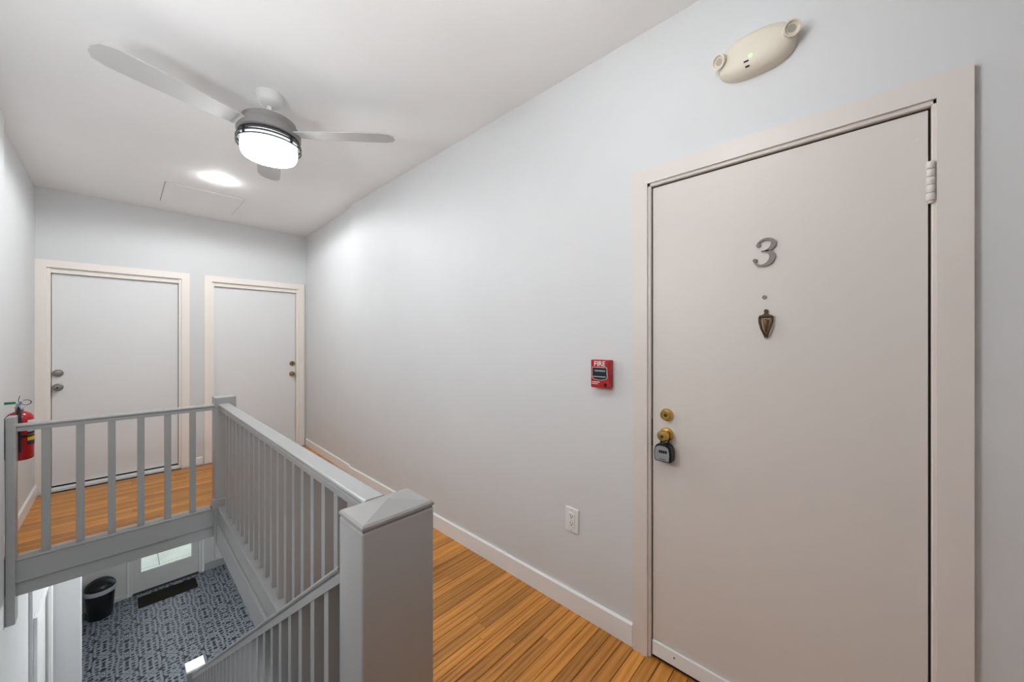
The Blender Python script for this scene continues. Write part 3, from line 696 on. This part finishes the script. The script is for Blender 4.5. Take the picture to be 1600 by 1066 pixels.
# ------------------------------------------------------------------ things on the right wall
# emergency light
eY, eZ = 0.272, 2.440
em = thing('emergency_light', 'ivory emergency light with two lamp heads above the door', 'emergency light', (XR, eY, eZ - 0.075))
bm = bmesh.new(); rows = []
N = 40
def sup(t, a, b, p):
    c_, s_ = math.cos(t), math.sin(t)
    return (a * math.copysign(abs(c_) ** (2 / p), c_), b * math.copysign(abs(s_) ** (2 / p), s_))
for (k, x) in ((1.0, 0.0), (1.0, -0.014), (0.985, -0.018), (0.95, -0.030), (0.86, -0.042), (0.65, -0.052), (0.35, -0.057)):
    rows.append([bm.verts.new((XR + x, eY + sup(2 * math.pi * i / N, 0.121 * k, 0.076 * k, 2.5)[0], eZ + sup(2 * math.pi * i / N, 0.121 * k, 0.076 * k, 2.5)[1])) for i in range(N)])
for a, b in zip(rows, rows[1:]):
    for i in range(N): bm.faces.new((a[i], a[(i + 1) % N], b[(i + 1) % N], b[i]))
bm.faces.new(rows[-1]); bm.faces.new(rows[0][::-1])
obj('housing', bm, 'ivory', em, smooth=40)
for s in (1, -1):
    cy = eY + s * 0.097; cz = eZ + 0.016
    bm = bmesh.new()
    lathe(bm, [(0.0, 0.0), (0.018, 0.0), (0.023, -0.012), (0.026, -0.034), (0.0255, -0.040), (0.021, -0.040), (0.017, -0.034), (0.0, -0.032)], (0, 0, 0), 'X', 28)
    rot = Matrix.Translation((XR - 0.022, cy, cz)) @ Matrix.Rotation(R(-s * 24), 4, 'Z') @ Matrix.Rotation(R(-18), 4, 'Y')
    bmesh.ops.transform(bm, verts=bm.verts[:], matrix=rot)
    hd = obj('lamp_head', bm, 'ivory', em, smooth=35)
    bm = bmesh.new(); lathe(bm, [(0.0, -0.0345), (0.0125, -0.0345), (0.0125, -0.031)], (0, 0, 0), 'X', 20); bmesh.ops.transform(bm, verts=bm.verts[:], matrix=rot)
    obj('lamp_lens', bm, 'ivorydk', hd)
rev('status_light', [(0, -0.004), (0.006, -0.003), (0.007, 0)], (XR - 0.0545, eY + 0.008, eZ - 0.026), 'led', em, 'X', 16)
bx('slot', (XR - 0.0555, XR - 0.045, eY + 0.014, eY + 0.029, eZ - 0.042, eZ - 0.0365), 'slot', em)
bx('slot', (XR - 0.0505, XR - 0.040, eY + 0.012, eY + 0.025, eZ - 0.0580, eZ - 0.0535), 'slot', em)

# fire alarm pull station
ps = thing('fire_alarm', 'red fire alarm pull station on the wall beside the door', 'fire alarm', (XR, 0.895, 1.165))
bx('housing', (XR - 0.037, XR, 0.846, 0.945, 1.165, 1.299), 'red', ps, 0.004, 2)
xf = XR - 0.0375
# black handle window with curved lower edge and its outline
win = [(0.934, 1.262), (0.860, 1.262), (0.858, 1.215), (0.866, 1.2075), (0.8965, 1.203), (0.927, 1.2075), (0.936, 1.215)]
def scl(p, k, c_=(0.897, 1.234)): return [(c_[0] + (a - c_[0]) * k, c_[1] + (b - c_[1]) * k) for a, b in p]
bm = bmesh.new(); prism(bm, scl(win, 1.06), xf - 0.0006, xf + 0.001); obj('window_outline', bm, 'whiteprint', ps)
bm = bmesh.new(); prism(bm, win, xf - 0.0012, xf); hdl = obj('handle', bm, 'black', ps)
bm = bmesh.new(); box(bm, xf - 0.006, xf, 0.862, 0.932, 1.2165, 1.2205, 0.001); obj('handle_lip', bm, 'silver', hdl)
bm = bmesh.new()
for i in range(8): box(bm, xf - 0.0018, xf - 0.001, 0.922 - i * 0.0072 - 0.0045, 0.922 - i * 0.0072, 1.243, 1.2505)
obj('handle_print', bm, 'silver', hdl)
def text_mesh(name, s, size, parent, cen, mat):
    cu = bpy.data.curves.new(name, 'FONT'); cu.body = s; cu.size = size; cu.align_x = 'CENTER'; cu.align_y = 'CENTER'; cu.extrude = 0.0003; cu.offset = size * 0.012
    to = bpy.data.objects.new(name, cu); C.objects.link(to)
    dg = bpy.context.evaluated_depsgraph_get(); me = bpy.data.meshes.new_from_object(to.evaluated_get(dg))
    bpy.data.objects.remove(to, do_unlink=True); bpy.data.curves.remove(cu)
    # text in XY facing +Z -> wall facing -X, reading direction -Y
    me.transform(Matrix(((0, 0, -1, 0), (-1, 0, 0, 0), (0, 1, 0, 0), (0, 0, 0, 1))))
    me.materials.clear(); me.materials.append(M[mat])
    return inst(name, me, cen, parent)
text_mesh('lettering', 'FIRE', 0.0335, ps, (xf - 0.0006, 0.8965, 1.2795), 'whiteprint')
boxes('fine_print', [(xf - 0.0006, xf + 0.0005, 0.897, 0.938, 1.1905, 1.1935), (xf - 0.0006, xf + 0.0005, 0.906, 0.938, 1.1825, 1.185)], 'whiteprint', ps)
rev('key_lock', [(0, -0.003), (0.007, -0.003), (0.0085, 0)], (xf, 0.867, 1.181), 'black', ps, 'X', 20)

# wall outlet
ol = thing('wall_outlet', 'white duplex wall outlet above the baseboard', 'outlet', (XR, 1.075, 0.402))
bx('plate', (XR - 0.008, XR, 1.035, 1.115, 0.402, 0.526), 'whitepl', ol, 0.004, 2)
bx('receptacle', (XR - 0.011, XR - 0.006, 1.056, 1.094, 0.426, 0.502), 'whitepl', ol, 0.0015)
bm = bmesh.new()
for zc in (0.484, 0.446):
    box(bm, XR - 0.0116, XR - 0.010, 1.0795, 1.0825, zc, zc + 0.008); box(bm, XR - 0.0116, XR - 0.010, 1.0665, 1.0690, zc, zc + 0.007)
    lathe(bm, [(0, -0.0116), (0.0032, -0.0116), (0.0032, -0.010)], (XR, 1.0745, zc - 0.006), 'X', 10)
so = obj('slot', bm, 'slot', ol); so['kind'] = 'stuff'
for zc in (0.517, 0.411): rev('screw', [(0, -0.0095), (0.0028, -0.009), (0.003, -0.007)], (XR, 1.075, zc), 'silver', ol, 'X', 10)

# key lockbox hanging on the door knob
lb = thing('key_lockbox', 'black key lockbox with grey face hanging from the brass knob', 'lockbox', (XR - 0.03, 0.594, 0.88))
ly, lx0, lx1 = 0.595, XR - 0.050, XR - 0.006
poly = [(ly - 0.034, 0.884), (ly + 0.034, 0.884), (ly + 0.0365, 0.915), (ly + 0.033, 0.943), (ly + 0.020, 0.957), (ly - 0.020, 0.957), (ly - 0.033, 0.943), (ly - 0.0365, 0.915)]
bm = bmesh.new(); prism(bm, poly, lx0, lx1); bmesh.ops.bevel(bm, geom=bm.edges[:], offset=0.003, segments=2, affect='EDGES'); obj('body', bm, 'black', lb, smooth=50)
poly = [(ly - 0.027, 0.889), (ly + 0.029, 0.889), (ly + 0.031, 0.915), (ly + 0.028, 0.941), (ly + 0.016, 0.9495), (ly - 0.012, 0.9495), (ly - 0.025, 0.941), (ly - 0.029, 0.915)]
bm = bmesh.new(); prism(bm, poly, lx0 - 0.003, lx0 + 0.001); fc = obj('face_plate', bm, 'lockgrey', lb)
for i in range(4): bx('dial', (lx0 - 0.0055, lx0 - 0.002, ly + 0.0135 - i * 0.0085 - 0.0065, ly + 0.0135 - i * 0.0085, 0.921, 0.933), 'darkmetal', fc, 0.001)
boxes('face_print', [(lx0 - 0.0036, lx0 - 0.002, ly - 0.012, ly + 0.013, 0.8955, 0.8975)], 'darkmetal', fc)
bm = bmesh.new()
tube(bm, [(XR - 0.024, ly + 0.016 * math.cos(t) * 1.0, 0.952 + 0.050 * math.sin(t)) for t in [math.pi * i / 12 for i in range(13)]], 0.0038, 8)
obj('shackle', bm, 'black', lb, smooth=50)

# ------------------------------------------------------------------ fire extinguisher on the left wall
ex, ey, ez = -0.464, 4.050, 0.600
fe = thing('fire_extinguisher', 'red fire extinguisher hanging on the left wall by the far door', 'fire extinguisher', (ex, ey, ez)); fe.scale = (1.08, 1.08, 1.0)
rev('cylinder', [(0.0, 0.0), (0.046, 0.0), (0.054, 0.006), (0.056, 0.014), (0.056, 0.262), (0.053, 0.285), (0.043, 0.304), (0.028, 0.315), (0.017, 0.320), (0.015, 0.335), (0.0, 0.335)], (ex, ey, ez), 'red', fe)
rev('valve', [(0.018, 0.332), (0.019, 0.350), (0.013, 0.356), (0.013, 0.372), (0.0, 0.374)], (ex, ey, ez), 'silver', fe, n=18)
bm = bmesh.new()
for s, zo in ((1, 0.385), (-1, 0.358)):
    tube(bm, [(ex + 0.0, ey - 0.012, ez + 0.362), (ex + 0.01, ey - 0.045, ez + zo), (ex + 0.018, ey - 0.085, ez + zo + 0.012 * s)], [0.006, 0.007, 0.006], 8)
obj('lever', bm, 'silver', fe, smooth=50)
bm = bmesh.new(); tube(bm, [(ex + 0.022 + 0.020 * math.cos(t), ey + 0.02, ez + 0.374 + 0.017 * math.sin(t)) for t in [2 * math.pi * i / 16 for i in range(17)]], 0.0022, 6)
obj('safety_pin', bm, 'darkmetal', fe)
bm = bmesh.new(); tube(bm, [(ex, ey - 0.01, ez + 0.37), (ex - 0.002, ey - 0.02, ez + 0.395), (ex + 0.004, ey - 0.022, ez + 0.425)], 0.0015, 6); obj('tag_wire', bm, 'darkmetal', fe)
bx('inspection_tag', (ex - 0.062, ex - 0.012, ey - 0.020, ey - 0.017, ez + 0.372, ez + 0.387), 'greentag', fe)
bm = bmesh.new()
tube(bm, [(ex + 0.004, ey - 0.014, ez + 0.350), (ex + 0.004, ey - 0.040, ez + 0.345), (ex + 0.004, ey - 0.062, ez + 0.300), (ex + 0.004, ey - 0.066, ez + 0.20), (ex + 0.002, ey - 0.066, ez + 0.06)], [0.009, 0.010, 0.010, 0.010, 0.013], 10)
obj('hose', bm, 'black', fe, smooth=50)
bm = bmesh.new(); lathe(bm, [(0.0572, 0.150), (0.0575, 0.152), (0.0575, 0.162), (0.0572, 0.164)], (ex, ey, ez), 'Z', 32, cap=False); obj('strap', bm, 'darkmetal', fe)
def label_patch(name, a0, a1, z0, z1, mat):
    bm = bmesh.new(); n = 10; r = 0.0567
    A = [bm.verts.new((ex + r * math.cos(R(a0 + (a1 - a0) * i / n)), ey + r * math.sin(R(a0 + (a1 - a0) * i / n)), ez + z0)) for i in range(n + 1)]
    B = [bm.verts.new((v.co.x, v.co.y, ez + z1)) for v in A]
    for i in range(n): bm.faces.new((A[i], A[i + 1], B[i + 1], B[i]))
    return obj(name, bm, mat, fe)
label_patch('label', -52, 12, 0.186, 0.262, 'cream_label'); label_patch('label', -52, 12, 0.168, 0.186, 'navy_label')
label_patch('label', -52, 12, 0.126, 0.166, 'yellow'); label_patch('label', -52, 12, 0.098, 0.126, 'navy_label')
bx('bracket', (ex - 0.0608, ex - 0.052, ey - 0.02, ey + 0.02, ez + 0.06, ez + 0.28), 'darkmetal', fe)

# ------------------------------------------------------------------ entrance hall things
tx, ty = -0.225, 8.475
tcn = thing('trash_can', 'black trash can with grey rim and domed lid by the entrance wall', 'trash can', (tx, ty, ZG))
rev('bin_body', [(0.0, 0.0), (0.128, 0.0), (0.134, 0.008), (0.160, 0.385), (0.0, 0.385)], (tx, ty, ZG), 'black', tcn, n=40)
rev('rim_band', [(0.155, 0.380), (0.172, 0.382), (0.174, 0.440), (0.166, 0.445), (0.0, 0.445)], (tx, ty, ZG), 'silver', tcn, n=40)
rev('lid', [(0.167, 0.440), (0.169, 0.452), (0.160, 0.485), (0.138, 0.520), (0.100, 0.552), (0.055, 0.572), (0.0, 0.580)], (tx, ty, ZG), 'black', tcn, n=40)
dm = bx('door_mat', (0.18, 0.90, 8.25, 8.60, ZG, ZG + 0.012), 'mat', None, 0.004)
tag(dm, 'dark brown door mat lying in front of the front door', 'door mat')
